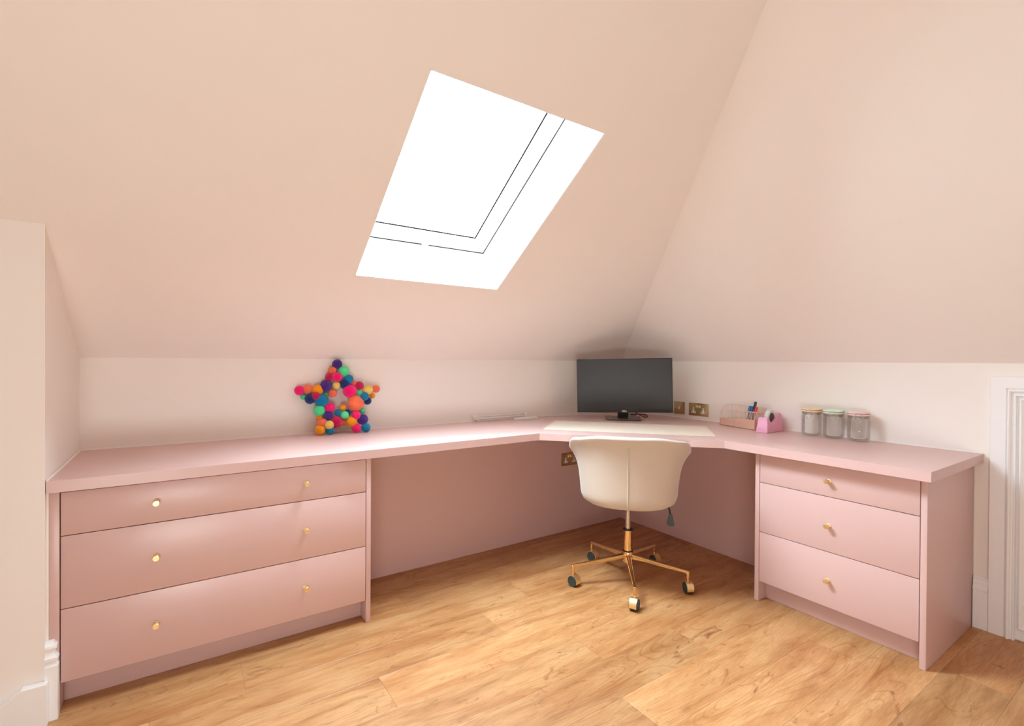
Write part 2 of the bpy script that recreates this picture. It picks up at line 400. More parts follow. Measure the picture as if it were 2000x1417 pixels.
# ------------------------------------------------------------------ skirting, string board, door
SK = [(0, 0), (0.018, 0), (0.018, 0.165), (0.022, 0.168), (0.022, 0.178), (0.015, 0.186), (0.017, 0.200), (0.011, 0.208), (0.013, 0.216), (0.006, 0.224), (0, 0.224)]
SKC = [(0, 0), (.026, 0), (.026, .172), (.020, .176), (.020, .182), (.026, .190), (.026, .198), (.019, .206), (.0165, .214), (.0195, .222), (.0235, .229), (.0225, .236), (.016, .242), (.0145, .248), (0, .248)]
bm = bmesh.new(); rings = []          # wraps the little nib beside the cabinet: faces the room, then returns along the nib
for (x, y, ox, oy) in ((-3.2537, -0.6135, 0, -1), (-3.2478, -0.6135, 1, -1), (-3.2478, -0.6116, 1, 0)):
    rings.append([bm.verts.new((x+o_*ox, y+o_*oy, z)) for o_, z in SKC])
for a, b in zip(rings, rings[1:]):
    for k in range(len(SKC)): bm.faces.new((a[k], a[(k+1) % len(SKC)], b[(k+1) % len(SKC)], b[k]))
bm.faces.new(rings[0]); bm.faces.new(rings[-1][::-1])
struct(link('baseboard_left', bm, M['white']))
bm = bmesh.new(); prism(bm, SK, -2.1495, -2.1005, lambda a, b, c: (-a, c, b)); struct(link('baseboard_right', bm, M['white']))
bm = bmesh.new(); box(bm, -3.2538, -3.2478, -0.6128, -0.592, 0.0005, 0.7210); struct(link('trim_2', bm, M['wall']))
# flat string board on the left wall, raking down at its left end
bm = bmesh.new()
prism(bm, [(-3.2440, 0.0), (-3.2440, 0.131), (-3.303, 0.131), (-3.470, 0.0)], -0.664, -0.6400, lambda a, b, c: (a, c, b)); prism(bm, [(-3.2545, 0.0), (-3.2545, 0.131), (-3.303, 0.131), (-3.470, 0.0)], -0.6405, -0.6305, lambda a, b, c: (a, c, b))
struct(link('trim_1', bm, M['white']))

door = struct(empty('door_1', (0, -2.6, 0)))
def dlocal(o): o.location = (0, 2.6, 0); return o
ZT = 1.098; DO0, DO1 = 2.151, 3.05
PR = [(0.0, 0.0), (0.0, 0.020), (0.047, 0.020), (0.050, 0.014), (0.052, 0.014), (0.053, 0.026), (0.058, 0.029), (0.063, 0.026), (0.066, 0.018), (0.070, 0.016), (0.074, 0.022), (0.078, 0.022), (0.081, 0.012), (0.081, 0.0)]
bm = bmesh.new(); rings = []
for (s, z, ds, dz) in ((DO0, 0.0, 1, 0), (DO0, ZT, 1, -1), (DO1, ZT, -1, -1), (DO1, 0.0, -1, 0)):
    rings.append([bm.verts.new((-t_, -(s+o_*ds), z+o_*dz)) for o_, t_ in PR])
n = len(PR)
for a, b in zip(rings, rings[1:]):
    for k in range(n): bm.faces.new((a[k], a[(k+1) % n], b[(k+1) % n], b[k]))
bm.faces.new(rings[0]); bm.faces.new(rings[-1][::-1])
dlocal(link('architrave', bm, M['white'], door))
bm = bmesh.new(); box(bm, -0.008, -0.0005, -(DO1-0.081), -(DO0+0.081), 0.006, ZT-0.081)
dlocal(link('door_leaf', bm, M['white'], door))
bm = bmesh.new(); rings = []
P2 = [(0.0, 0.0), (0.0, 0.012), (0.006, 0.016), (0.012, 0.012), (0.018, 0.008), (0.022, 0.008), (0.022, 0.0)]
for (s, z, ds, dz) in ((DO0+0.088, 0.05, 1, 1), (DO0+0.088, ZT-0.088, 1, -1), (DO1-0.088, ZT-0.088, -1, -1), (DO1-0.088, 0.05, -1, 1)):
    rings.append([bm.verts.new((-0.0082-t_, -(s+o_*ds), z+o_*dz)) for o_, t_ in P2])
n = len(P2)
for i in range(4):
    a, b = rings[i], rings[(i+1) % 4]
    for k in range(n): bm.faces.new((a[k], a[(k+1) % n], b[(k+1) % n], b[k]))
dlocal(link('panel_moulding', bm, M['white'], door))

# ------------------------------------------------------------------ pink back panels beneath the desk
T, TT = 0.76, 0.0385; TU = T - TT
pk1 = bx('modesty_panel', -2.2030, -0.2075, -0.2074, -0.1894, 0.0005, TU-0.0005, M['pink'])
tag(pk1, 'long pink back panel under the desk with a low brass socket on it', 'panel')
pk2 = bx('modesty_panel', -0.2074, -0.1894, -1.4345, -0.2075, 0.0005, TU-0.0005, M['pink'])
tag(pk2, 'short pink back panel under the desk meeting the narrow drawer cabinet', 'panel')

# ------------------------------------------------------------------ desk top
desk = empty('corner_desk', (-0.65, -0.65, 0)); tag(desk, 'long pink L-shaped fitted desk top wrapping the attic corner', 'desk')
off = Vector((0.65, 0.65, 0))
bm = bmesh.new()
pts = [(-3.2525, -0.001), (-3.2525, -0.628), (-1.2862, -0.628), (-0.6526, -1.3143), (-0.6526, -2.1277), (-0.001, -2.1277), (-0.001, -0.001)]
fs = prism(bm, pts, TU, T)
bmesh.ops.recalc_face_normals(bm, faces=bm.faces)
bmesh.ops.bevel(bm, geom=[e_ for e_ in bm.edges], offset=0.0012, segments=2, affect='EDGES')
o = link('worktop', bm, M['pink'], desk, smooth=30); o.location = off
bm = bmesh.new()
prism(bm, [(-0.0008, -0.0008), (-0.0052, -0.0008), (-0.0008, -0.0055)], -3.2522, -0.001, lambda a, b, c: (c, b, T+0.0003-a-0.0008+0.0))
o = link('sealant_bead', bm, M['bead'], desk); o.location = off
bm = bmesh.new()
prism(bm, [(0.0, 0.0), (0.0048, 0.0), (0.0, 0.0048)], -2.1277, -0.003, lambda a, b, c: (-0.0008-a, c, T+0.0003+b))
o = link('sealant_bead', bm, M['bead'], desk); o.location = off
bm = bmesh.new()
prism(bm, [(0.0, 0.0), (0.0048, 0.0), (0.0, 0.0048)], -0.627, -0.003, lambda a, b, c: (-3.2522+a, c, T+0.0003+b))
o = link('sealant_bead', bm, M['bead'], desk); o.location = off
bm = bmesh.new(); box(bm, -0.004, -0.0008, -2.1315, -2.1278, TU, T)
o = link('sealant_bead', bm, M['bead'], desk); o.location = off
bm = bmesh.new(); box(bm, -0.004, -0.0008, -2.1008, -2.0980, 0.2245, TU)
o = link('sealant_bead', bm, M['bead'], desk); o.location = off

# ------------------------------------------------------------------ drawer cabinets
def knob(parent, loc, d, slot_rot=0.0):
    """d: unit outward direction"""
    d = Vector(d); q = d.to_track_quat('Z', 'Y').to_matrix().to_4x4()
    k = bmesh.new()
    # flat dowel knob on a slim collar, face split by a groove
    lathe(k, [(0, 0.0005), (0.0092, 0.0005), (0.0092, 0.003), (0.0068, 0.004), (0.0068, 0.010), (0.0094, 0.0115), (0.0100, 0.0125), (0.0100, 0.0265), (0.0092, 0.0278), (0, 0.0278)], 28, q)
    o = link('knob', k, M['brass'], parent, smooth=30); o.location = loc
    gq = bmesh.new(); box(gq, -0.0078, 0.0078, -0.0007, 0.0007, 0.0272, 0.0282, mtx=q)
    o2 = link('groove', gq, M['plate'], o)
    return o
def cabinet_A():
    c = empty('drawer_cabinet', (-2.713, -0.3, 0))
    def P(name, x0, x1, y0, y1, z0, z1, m=M['pink'], parent=None, bev=0.0008):
        bm = bmesh.new(); box(bm, x0+2.713, x1+2.713, y0+0.3, y1+0.3, z0, z1, bev)
        return link(name, bm, m, parent or c, smooth=30)
    Y = -0.611
    P('side_panel', -3.2475, -3.2225, Y, -0.003, 0.0005, TU-0.0005)
    P('side_panel', -2.2239, -2.2039, Y, -0.003, 0.0005, TU-0.0005)
    P('carcass', -3.2220, -2.2244, Y+0.024, -0.004, 0.0905, TU-0.001, M['inner'], bev=0)
    P('plinth', -3.2220, -2.2244, -0.538, -0.520, 0.0005, 0.0900)
    zs = [TU-0.0035, 0.5747, 0.3365, 0.098]
    for i in range(3):
        d = P('drawer', -3.2195, -2.2269, Y+0.0005, Y+0.0205, zs[i+1]+(0.0014 if i < 2 else 0), zs[i]-0.0014)
        zk = (0.648, 0.4566, 0.2190)[i]
        for xk in (-2.969, -2.4735):
            knob(d, (xk+2.713, Y+0.3, zk), (0, -1, 0))
    return c
def cabinet_B():
    c = empty('drawer_cabinet', (-0.3, -1.767, 0))
    def P(name, x0, x1, y0, y1, z0, z1, m=M['pink'], parent=None, bev=0.0008):
        bm = bmesh.new(); box(bm, x0+0.3, x1+0.3, y0+1.767, y1+1.767, z0, z1, bev)
        return link(name, bm, m, parent or c, smooth=30)
    X = -0.5842
    P('side_panel', X, -0.003, -1.4557, -1.4357, 0.0005, TU-0.0005)
    P('side_panel', X, -0.0045, -2.0979, -2.0779, 0.0005, TU-0.0005)
    P('carcass', X+0.024, -0.004, -2.0774, -1.4562, 0.0905, TU-0.001, M['inner'], bev=0)
    P('plinth', -0.520, -0.502, -2.0774, -1.4562, 0.0005, 0.0900)
    zs = [TU-0.0035, 0.5747, 0.3365, 0.098]
    for i in range(3):
        d = P('drawer', X+0.0005, X+0.0205, -2.0751, -1.4585, zs[i+1]+(0.0014 if i < 2 else 0), zs[i]-0.0014)
        zk = (0.642, 0.451, 0.215)[i]
        knob(d, (X+0.3, -1.761+1.767, zk), (-1, 0, 0))
    return c
tag(cabinet_A(), 'wide pink three-drawer cabinet with six brass knobs under the left end of the desk', 'cabinet', 'pink drawer cabinets under the desk')
tag(cabinet_B(), 'narrow pink three-drawer cabinet with three brass knobs under the right end of the desk', 'cabinet', 'pink drawer cabinets under the desk')

# ------------------------------------------------------------------ office chair
CX, CY = -0.949, -0.955
FA = math.radians(42.3)            # facing direction (into the corner)
chair = empty('office_chair', (CX, CY, 0)); tag(chair, 'cream velvet tub office chair on a polished gold five-star base with castors', 'chair')
FX = Vector((math.cos(FA), math.sin(FA), 0)); RX = Vector((math.sin(FA), -math.cos(FA), 0))
def sstep(a, b, x): t_ = max(0, min(1, (x-a)/(b-a))); return t_*t_*(3-2*t_)
def rimh(th):
    a = abs(th)
    h = 0.795 - 0.028*sstep(20, 62, a) - 0.062*sstep(56, 86, a) - 0.035*sstep(82, 112, a) - 0.165*sstep(105, 150, a)
    return h
def plan(th):   # superellipse factor in plan
    a = math.radians(th); s, c = abs(math.sin(a)), abs(math.cos(a)); p = 2.35
    return (s**p + c**p)**(-1/p)
ZR = [(0.412, 0.0), (0.413, 0.10), (0.417, 0.163), (0.427, 0.205), (0.443, 0.230), (0.468, 0.241), (0.51, 0.244), (0.58, 0.251), (0.64, 0.258), (0.70, 0.265), (0.80, 0.270)]
def rad(z):
    for (z0, r0), (z1, r1) in zip(ZR, ZR[1:]):
        if z <= z1: return r0 + (r1-r0)*(z-z0)/(z1-z0)
    return ZR[-1][1]
def P3(th, r, z):
    a = math.radians(th); f = plan(th)
    d = -FX*math.cos(a)*0.96 + RX*math.sin(a)*1.02
    return d*r*f + Vector((0, 0, z))
def outer(th):
    h = rimh(th); out = [(0.0, 0.412), (0.05, 0.412)]
    tall = sstep(0.50, 0.72, h)
    for r, z in [(0.10, 0.413), (0.163, 0.417), (0.205, 0.427), (0.230, 0.443)]: out.append((r, z))
    N = 16; z0 = 0.460
    for i in range(N+1):
        z = z0 + (h-0.014-z0)*i/N
        fl_ = 0.044*tall*math.exp(-((h-z)/0.052)**1.3)
        out.append((rad(z)+fl_, z))
    return out, h, tall
bm = bmesh.new(); NT = 96; cols = []
cb = bm.verts.new((0, 0, 0.412)); ct = bm.verts.new((0, 0, 0.470))
for j in range(NT):
    th = -180 + 360*j/NT
    out, h, tall = outer(th)
    re = out[-1][0]; prof = out[1:]
    T_ = 0.034
    prof += [(re+0.001*tall, h-0.006), (re-0.006, h), (re-0.016, h+0.001), (re-0.027, h-0.006)]
    for i in range(7):
        z = (h-0.020) + (0.478-(h-0.020))*i/6
        fl_ = 0.044*tall*math.exp(-((h-z)/0.052)**1.3)
        prof.append((max(0.05, rad(max(z, 0.50))+fl_-T_), z))
    prof.append((0.06, 0.472))
    cols.append([bm.verts.new(P3(th, r, z)) for r, z in prof])
for j in range(NT):
    A, B = cols[j], cols[(j+1) % NT]
    bm.faces.new((cb, A[0], B[0])); bm.faces.new((ct, B[-1], A[-1]))
    for i in range(len(A)-1): bm.faces.new((A[i], A[i+1], B[i+1], B[i]))
link('tub_shell', bm, M['velvet'], chair, smooth='all')
bm = bmesh.new(); cu = []
c0 = bm.verts.new((0, 0, 0.4755)); c1 = bm.verts.new((0, 0, 0.533))
for j in range(64):
    th = -180 + 360*j/64
    cu.append([bm.verts.new(P3(th, r, z)) for r, z in ((0.16, 0.4755), (0.190, 0.480), (0.199, 0.495), (0.198, 0.512), (0.186, 0.525), (0.15, 0.531))])
for j in range(64):
    A, B = cu[j], cu[(j+1) % 64]
    bm.faces.new((c0, A[0], B[0])); bm.faces.new((c1, B[-1], A[-1]))
    for i in range(len(A)-1): bm.faces.new((A[i], A[i+1], B[i+1], B[i]))
link('seat_cushion', bm, M['velvet'], chair, smooth='all')
bm = bmesh.new()
o_, h_, t_ = outer(0.0)
tube(bm, [P3(0, r+0.0012, z) for r, z in o_[3:-2]], 0.0032, 8)
link('back_seam', bm, M['velvet'], chair, smooth='all')
bm = bmesh.new(); cyl(bm, (0, 0, 0.275), (0, 0, 0.395), 0.0145, n=24); link('gas_lift', bm, M['steel'], chair, smooth=30)
bm = bmesh.new(); cyl(bm, (0, 0, 0.268), (0, 0, 0.2745), 0.0262, n=28, bev=0.0015); link('lift_collar', bm, M['black'], chair, smooth=30)
bm = bmesh.new(); cyl(bm, (0, 0, 0.1598), (0, 0, 0.164), 0.0262, n=28); link('lower_collar', bm, M['black'], chair, smooth=30)
bm = bmesh.new(); cyl(bm, (0, 0, 0.1642), (0, 0, 0.2678), 0.0245, 0.0225, n=32); link('column_sleeve', bm, M['gold'], chair, smooth=30)
bm = bmesh.new(); lathe(bm, [(0, 0.098), (0.022, 0.098), (0.027, 0.106), (0.0315, 0.150), (0.029, 0.158), (0, 0.1595)], 32); link('hub', bm, M['gold'], chair, smooth=30)
bm = bmesh.new(); mt = Matrix.Rotation(FA, 4, 'Z'); box(bm, -0.085, 0.06, -0.05, 0.05, 0.396, 0.4115, 0.004, mt); cyl(bm, (0, 0, 0.380), (0, 0, 0.397), 0.030, n=24); link('tilt_mechanism', bm, M['black'], chair, smooth=30)
lv = bmesh.new()
tube(lv, smooth_path([RX*0.05+Vector((0, 0, 0.402)), RX*0.18+Vector((0, 0, 0.407)), RX*0.203+Vector((0, 0, 0.400)), RX*0.212+Vector((0, 0, 0.366))], 5), 0.0042, 8)
lever = link('height_lever', lv, M['black'], chair, smooth='all')
bm = bmesh.new()
pd = [(-0.008, 0.0), (0.008, 0.0), (0.0205, -0.055), (0.016, -0.066), (-0.015, -0.064), (-0.0195, -0.053)]
prism(bm, pd, -0.005, 0.005, lambda a, b, c: RX*(0.2135+a) + FX*c + Vector((0, 0, 0.370+b)))
bmesh.ops.recalc_face_normals(bm, faces=bm.faces); bmesh.ops.bevel(bm, geom=list(bm.edges), offset=0.003, segments=2, affect='EDGES')
link('lever_paddle', bm, M['rubber'], lever, smooth=40)
camr = Vector((0.828, -0.56, 0))
hood_az = [20, -20, -35, -80, -68]
def castor(parent, px, py, ha):
    """swivel stem, brass hood over two dark wheels; ha azimuth (deg) the hood's back points to"""
    a = math.radians(ha); hd = Vector((math.cos(a), math.sin(a), 0)); ax = Vector((-hd.y, hd.x, 0))
    wc = Vector((px, py, 0)) + hd*(-0.012) * -1.0 * 0.6; wc.z = 0.0275
    st = bmesh.new(); cyl(st, (px, py, 0.050), (px, py, 0.068), 0.0055, n=12); cyl(st, (px, py, 0.066), (px, py, 0.070), 0.009, n=16)
    cs = link('castor', st, M['gold'], parent, smooth=30)
    hb = bmesh.new(); n = 22; R1, R0, W = 0.0300, 0.0270, 0.0170; A, B = [], []
    angs = [math.radians(-22 + 232*i/(n-1)) for i in range(n)]
    rows = []
    for g_ in angs:
        d = hd*math.cos(g_) + Vector((0, 0, math.sin(g_)))
        rows.append([hb.verts.new(wc + d*R1 - ax*W), hb.verts.new(wc + d*R1 + ax*W), hb.verts.new(wc + d*R0 + ax*W), hb.verts.new(wc + d*R0 - ax*W)])
    for r0_, r1_ in zip(rows, rows[1:]):
        for k in range(4): hb.faces.new((r0_[k], r0_[(k+1) % 4], r1_[(k+1) % 4], r1_[k]))
    hb.faces.new(rows[0]); hb.faces.new(rows[-1][::-1])
    link('hood', hb, M['brass'], cs, smooth=30)
    for s in (-1, 1):
        w = bmesh.new(); q = (ax*s).to_track_quat('Z', 'Y').to_matrix().to_4x4(); q.translation = wc + ax*s*0.003
        lathe(w, [(0, 0), (0.0255, 0), (0.0270, 0.003), (0.0270, 0.0145), (0.0262, 0.0165), (0.0225, 0.0175), (0.0215, 0.0165), (0, 0.0168)], 32, q)
        link('wheel', w, M['rubber'], cs, smooth=30)
for i, ang in enumerate([157, 229, 301, 13, 85]):
    a = math.radians(ang); d = Vector((math.cos(a), math.sin(a), 0)); s_ = Vector((-d.y, d.x, 0))
    bm = bmesh.new()
    secs = []
    for (r, zc, hw, hh) in ((0.022, 0.131, 0.0150, 0.0180), (0.10, 0.1225, 0.0130, 0.0135), (0.20, 0.110, 0.0105, 0.0110), (0.306, 0.0985, 0.0085, 0.0085)):
        secs.append([bm.verts.new(d*r + s_*(hw*math.cos(2*math.pi*k/12)) + Vector((0, 0, zc + hh*math.sin(2*math.pi*k/12)))) for k in range(12)])
    for A, B in zip(secs, secs[1:]):
        for k in range(12): bm.faces.new((A[k], A[(k+1) % 12], B[(k+1) % 12], B[k]))
    bm.faces.new(secs[0][::-1]); bm.faces.new(secs[-1])
    cyl(bm, d*0.300+Vector((0, 0, 0.070)), d*0.300+Vector((0, 0, 0.1055)), 0.0088, 0.0095, n=16, bev=0.001)
    leg = link('base_leg', bm, M['gold'], chair, smooth=40)
    castor(leg, d.x*0.300, d.y*0.300, [280, 205, 240, 262, 283][i])

# ------------------------------------------------------------------ monitor
MK = 0.92/math.sqrt(2)
# local frame: X = screen right (toward right wall's front), Y = back into the corner
mon = empty('monitor', (-0.4095, -0.4095, T+0.0005), math.radians(-45)); tag(mon, 'black widescreen monitor standing in the corner of the desk', 'monitor')
tilt = Matrix.Rotation(math.radians(-1.3), 4, 'Y')
CZ = 0.990 - T; SW, SH = 0.620, 0.358; CXm = 0.003
# screen body centre relative to root; front face plane at x+y=-0.92 -> distance from root along -Y
FY = -(0.92-0.819)/math.sqrt(2) + 0.0
bc = Matrix.Translation((CXm, FY, CZ)) @ tilt
bm = bmesh.new(); box(bm, -SW/2, SW/2, 0.0, 0.022, -SH/2, SH/2, 0.003, bc); box(bm, -0.22, 0.22, 0.0225, 0.045, -0.13, 0.12, 0.01, bc)
body = link('housing', bm, M['black'], mon, smooth=30)
bm = bmesh.new(); box(bm, -SW/2+0.005, SW/2-0.005, -0.0012, 0.0005, -SH/2+0.020, SH/2-0.005, 0, bc)
link('screen', bm, M['screen'], mon)
bm = bmesh.new(); box(bm, -SW/2, SW/2, -0.0028, 0.0004, -SH/2, -SH/2+0.0185, 0.0012, bc)
bez = link('bottom_bezel', bm, M['black'], mon, smooth=30)
# DELL letters
cu_ = bpy.data.curves.new('logo', 'FONT'); cu_.body = 'DELL'; cu_.size = 0.0150; cu_.extrude = 0.0003; cu_.align_x = 'CENTER'; cu_.align_y = 'CENTER'; cu_.offset = 0.0004
to = bpy.data.objects.new('logo_tmp', cu_); COL.objects.link(to)
bpy.context.view_layer.update()
me = bpy.data.meshes.new_from_object(to.evaluated_get(bpy.context.evaluated_depsgraph_get()))
bpy.data.objects.remove(to)
lg = bpy.data.objects.new('logo', me); COL.objects.link(lg); lg.parent = mon; me.materials.clear(); me.materials.append(M['logo'])
lg.matrix_local = bc @ Matrix.Translation((0.0, -0.0032, -SH/2+0.0092)) @ Matrix.Rotation(math.radians(90), 4, 'X')
bm = bmesh.new()
box(bm, -0.036, 0.036, -0.004, 0.010, 0.011, 0.15, 0.003)
box(bm, -0.036, 0.036, -0.03, 0.012, 0.145, 0.23, 0.003)
link('stand_neck', bm, M['black'], mon, smooth=30)
bm = bmesh.new(); box(bm, -0.116, 0.116, -0.105, 0.085, 0.004, 0.011, 0.0015)
sb = link('stand_base', bm, M['base'], mon, smooth=30)
for sy in (-0.094, 0.07):
    bm = bmesh.new(); box(bm, -0.108, 0.108, sy-0.004, sy+0.004, 0.0, 0.0042); link('rubber_foot', bm, M['black'], mon)

# ------------------------------------------------------------------ desk mat
c_ = Vector((-0.727, -0.738)); ang = math.radians(-48.8)
mo = empty('desk_mat', (c_.x, c_.y, T), ang)
bpy.data.objects.remove(mo)
bm = bmesh.new(); pts = []
hw, hd_ = 0.460, 0.207; rr = 0.012
for (sx, sy, a0) in ((1, 1, 0), (-1, 1, 90), (-1, -1, 180), (1, -1, 270)):
    for k in range(5):
        a = math.radians(a0+22.5*k); pts.append((sx*(hw-rr)+rr*math.cos(a), sy*(hd_-rr)+rr*math.sin(a)))
prism(bm, pts, 0.0006, 0.0034)
mo = link('desk_mat', bm, M['matt']); mo.location = (c_.x, c_.y, T); mo.rotation_euler = (0, 0, ang)
tag(mo, 'thin cream rectangular desk mat lying in front of the monitor', 'desk mat')

# ------------------------------------------------------------------ sockets
def socket(name, origin, ex, n_, w, kind):
    """origin plate centre on wall, ex local right, n_ outward"""
    ex, n_ = Vector(ex), Vector(n_); ez = Vector((0, 0, 1))
    q = Matrix(((ex.x, ez.x, n_.x, origin[0]), (ex.y, ez.y, n_.y, origin[1]), (ex.z, ez.z, n_.z, origin[2]), (0, 0, 0, 1)))
    r = bpy.data.objects.new(name, None); COL.objects.link(r); r.matrix_world = q; r.empty_display_size = 0.03
    bm = bmesh.new(); box(bm, -w/2, w/2, -0.043, 0.043, 0.0006, 0.0050, 0.0012); link('face_plate', bm, M['plate'], r, smooth=30)
    if kind == 'double':
        for cx in (-0.0375, 0.0375):
            cy = -0.008
            bm = bmesh.new()
            box(bm, cx-0.0065, cx+0.0065, cy-0.012, cy+0.020, 0.0048, 0.0058, 0.0004)
            box(bm, cx-0.0185, cx+0.0185, cy-0.017, cy-0.004, 0.0048, 0.0059, 0.0004)
            o = link('socket_insert', bm, M['sockw'], r)
            bm = bmesh.new()
            box(bm, cx-0.002, cx+0.002, cy+0.007, cy+0.015, 0.0057, 0.0061)
            box(bm, cx-0.0145, cx-0.0075, cy-0.0125, cy-0.0085, 0.0057, 0.0062); box(bm, cx+0.0075, cx+0.0145, cy-0.0125, cy-0.0085, 0.0057, 0.0062)
            link('pin_hole', bm, M['penk'], o)
        for cx in (-0.0095, 0.0095):
            bm = bmesh.new()
            prism(bm, [(0.012, 0.0048), (0.012, 0.0062), (0.027, 0.0105), (0.030, 0.0048)], cx-0.0065, cx+0.0065, lambda a, b, c: (c, 0.042-a, b))
            link('rocker_switch', bm, M['brass'], r)
    else:
        bm = bmesh.new(); box(bm, -0.007, 0.007, -0.011, 0.011, 0.0048, 0.0062, 0.0004); link('outlet_insert', bm, M['sockw'], r)
    for sx in (-1, 1):
        bm = bmesh.new(); cyl(bm, (sx*(w/2-0.013), 0, 0.0048), (sx*(w/2-0.013), 0, 0.0054), 0.0028, n=12); link('screw', bm, M['brass'], r)
    return r
tag(socket('wall_socket', (0, -0.710, 0.829), (0, -1, 0), (-1, 0, 0), 0.150, 'double'), 'brass double socket with white inserts on the right wall beside the monitor', 'socket', 'brass wall plates')
tag(socket('wall_plate', (0, -0.556, 0.829), (0, -1, 0), (-1, 0, 0), 0.086, 'single'), 'square brass single outlet plate on the right wall, half behind the monitor', 'socket', 'brass wall plates')
tag(socket('wall_socket', (-0.709, -0.2074, 0.488), (1, 0, 0), (0, -1, 0), 0.148, 'double'), 'brass double socket low on the pink panel under the desk, left of the chair', 'socket', 'brass wall plates')

# ------------------------------------------------------------------ cables on the desk
bm = bmesh.new(); tube(bm, on_desk(smooth_path([(-0.880, -0.060, T+0.012), (-0.80, -0.030, T+0.0032), (-0.70, -0.035, T+0.0032), (-0.60, -0.10, T+0.0032), (-0.52, -0.085, T+0.0032), (-0.45, -0.14, T+0.0032), (-0.38, -0.20, T+0.0032), (-0.30, -0.19, T+0.0032)], 7), 0.0026), 0.0026, 8)
tag(link('power_cord', bm, M['cordw'], smooth='all'), 'thin white cord running along the desk from the white box to behind the monitor', 'cord')
bm = bmesh.new(); tube(bm, on_desk(smooth_path([(-0.34, -0.37, T+0.085), (-0.27, -0.41, T+0.03), (-0.22, -0.44, T+0.004), (-0.15, -0.40, T+0.0038), (-0.10, -0.33, T+0.0038), (-0.13, -0.26, T+0.0038), (-0.21, -0.24, T+0.0038)], 7), 0.0032), 0.0032, 8)
tag(link('monitor_cable', bm, M['cordb'], smooth='all'), 'dark cable looping under the right half of the monitor', 'cable')
bm = bmesh.new(); tube(bm, on_desk(smooth_path([(-0.37, -0.30, T+0.06), (-0.31, -0.33, T+0.012), (-0.27, -0.36, T+0.0075), (-0.225, -0.36, T+0.012), (-0.19, -0.33, T+0.012), (-0.2, -0.29, T+0.0045)], 6), 0.0026), 0.0026, 8)
tag(link('signal_cable', bm, M['cordb'], smooth='all'), 'short thin dark cable hanging right behind the monitor stand neck', 'cable')

# ------------------------------------------------------------------ white folded stand and box
ls = empty('folded_stand', (-1.14, -0.03, T+0.0005)); tag(ls, 'slim white folded stand of two thin rails lying against the left wall', 'stand')
for (z0, z1, y0, y1) in ((0.029, 0.035, 0.004, 0.016), (0.016, 0.023, -0.012, 0.004)):
    bm = bmesh.new(); box(bm, -0.195, 0.185, y0, y1, z0, z1, 0.0015); link('rail', bm, M['plastic'], ls, smooth=30)
for xs_, w_ in ((-0.205, 0.024), (0.190, 0.022)):
    bm = bmesh.new(); box(bm, xs_-w_/2, xs_+w_/2, -0.016, 0.019, 0.013, 0.038, 0.004); link('end_cap', bm, M['plastic'], ls, smooth=30)
bm = bmesh.new()
box(bm, -0.19, 0.17, -0.002, 0.018, 0.0, 0.0155, 0.001); link('base_bar', bm, M['plastic'], ls, smooth=30)
bm = bmesh.new(); fs = prism(bm, [(-0.075, -0.018), (0.085, -0.030), (0.092, 0.020), (-0.060, 0.028), (-0.095, 0.004)], 0.0, 0.013)
bmesh.ops.recalc_face_normals(bm, faces=bm.faces); bmesh.ops.bevel(bm, geom=list(bm.edges), offset=0.003, segments=2, affect='EDGES')
wbx = link('flat_box', bm, M['plastic'], smooth=35); wbx.location = (-0.985, -0.0785, T+0.0005)
tag(wbx, 'flat white plastic box on the desk in front of the folded white stand', 'box')

# ------------------------------------------------------------------ pompom star
star = empty('pompom_star', (-2.19, -0.10, T+0.0005)); tag(star, 'multicoloured pompom star leaning against the left wall on the desk', 'decoration')
BALLS = [('p',-0.012,0.068,0.366,0.0253),('m',0.018,0.057,0.327,0.0289),('c',-0.038,0.065,0.333,0.0210),('r',-0.055,0.060,0.298,0.0215),('k',-0.018,0.042,0.299,0.0251),('t',0.042,0.047,0.285,0.0254),('n',0.022,0.044,0.261,0.0264),('p',-0.074,0.053,0.251,0.0311),('y',-0.021,0.048,0.254,0.0202),('c',-0.042,0.043,0.213,0.0208),('m',-0.071,0.059,0.207,0.0121),('o',-0.115,0.055,0.233,0.0281),('c',-0.162,0.061,0.237,0.0238),('k',-0.201,0.064,0.231,0.0243),('m',-0.181,0.070,0.198,0.0153),('n',-0.153,0.050,0.187,0.0254),('r',-0.127,0.036,0.202,0.0210),('t',-0.098,0.042,0.175,0.0342),('m',-0.110,0.034,0.126,0.0279),('k',-0.059,0.031,0.138,0.0258),('p',-0.067,0.024,0.098,0.0257),('o',-0.108,0.041,0.090,0.0171),('c',-0.099,0.021,0.061,0.0255),('y',-0.068,0.001,0.051,0.0225),('o',-0.111,0.013,0.0275,0.0254),('t',-0.063,0.008,0.0252,0.0232),('r',-0.029,0.013,0.064,0.0303),('t',-0.018,0.021,0.110,0.0190),('o',0.007,0.023,0.136,0.0167),('n',0.031,0.015,0.110,0.0168),('m',0.010,0.001,0.099,0.0201),('c',0.013,0.022,0.060,0.0174),('o',0.048,0.004,0.062,0.0279),('c',0.073,0.024,0.108,0.0205),('k',0.069,-0.006,0.095,0.0217),('m',0.109,0.021,0.114,0.0160),('p',0.105,-0.001,0.070,0.0275),('t',0.119,-0.012,0.0262,0.0240),('k',0.071,-0.006,0.0260,0.0238),('c',0.073,0.019,0.157,0.0416),('k',0.046,0.034,0.223,0.0345),('c',0.072,0.053,0.261,0.0178),('r',0.098,0.034,0.250,0.0221),('m',0.096,0.027,0.211,0.0160),('y',0.141,0.024,0.227,0.0269),('t',0.117,0.006,0.193,0.0220),('n',0.135,0.014,0.168,0.0207),('c',0.185,0.020,0.231,0.0202),('o',0.167,0.030,0.194,0.0152)]
PM = {}
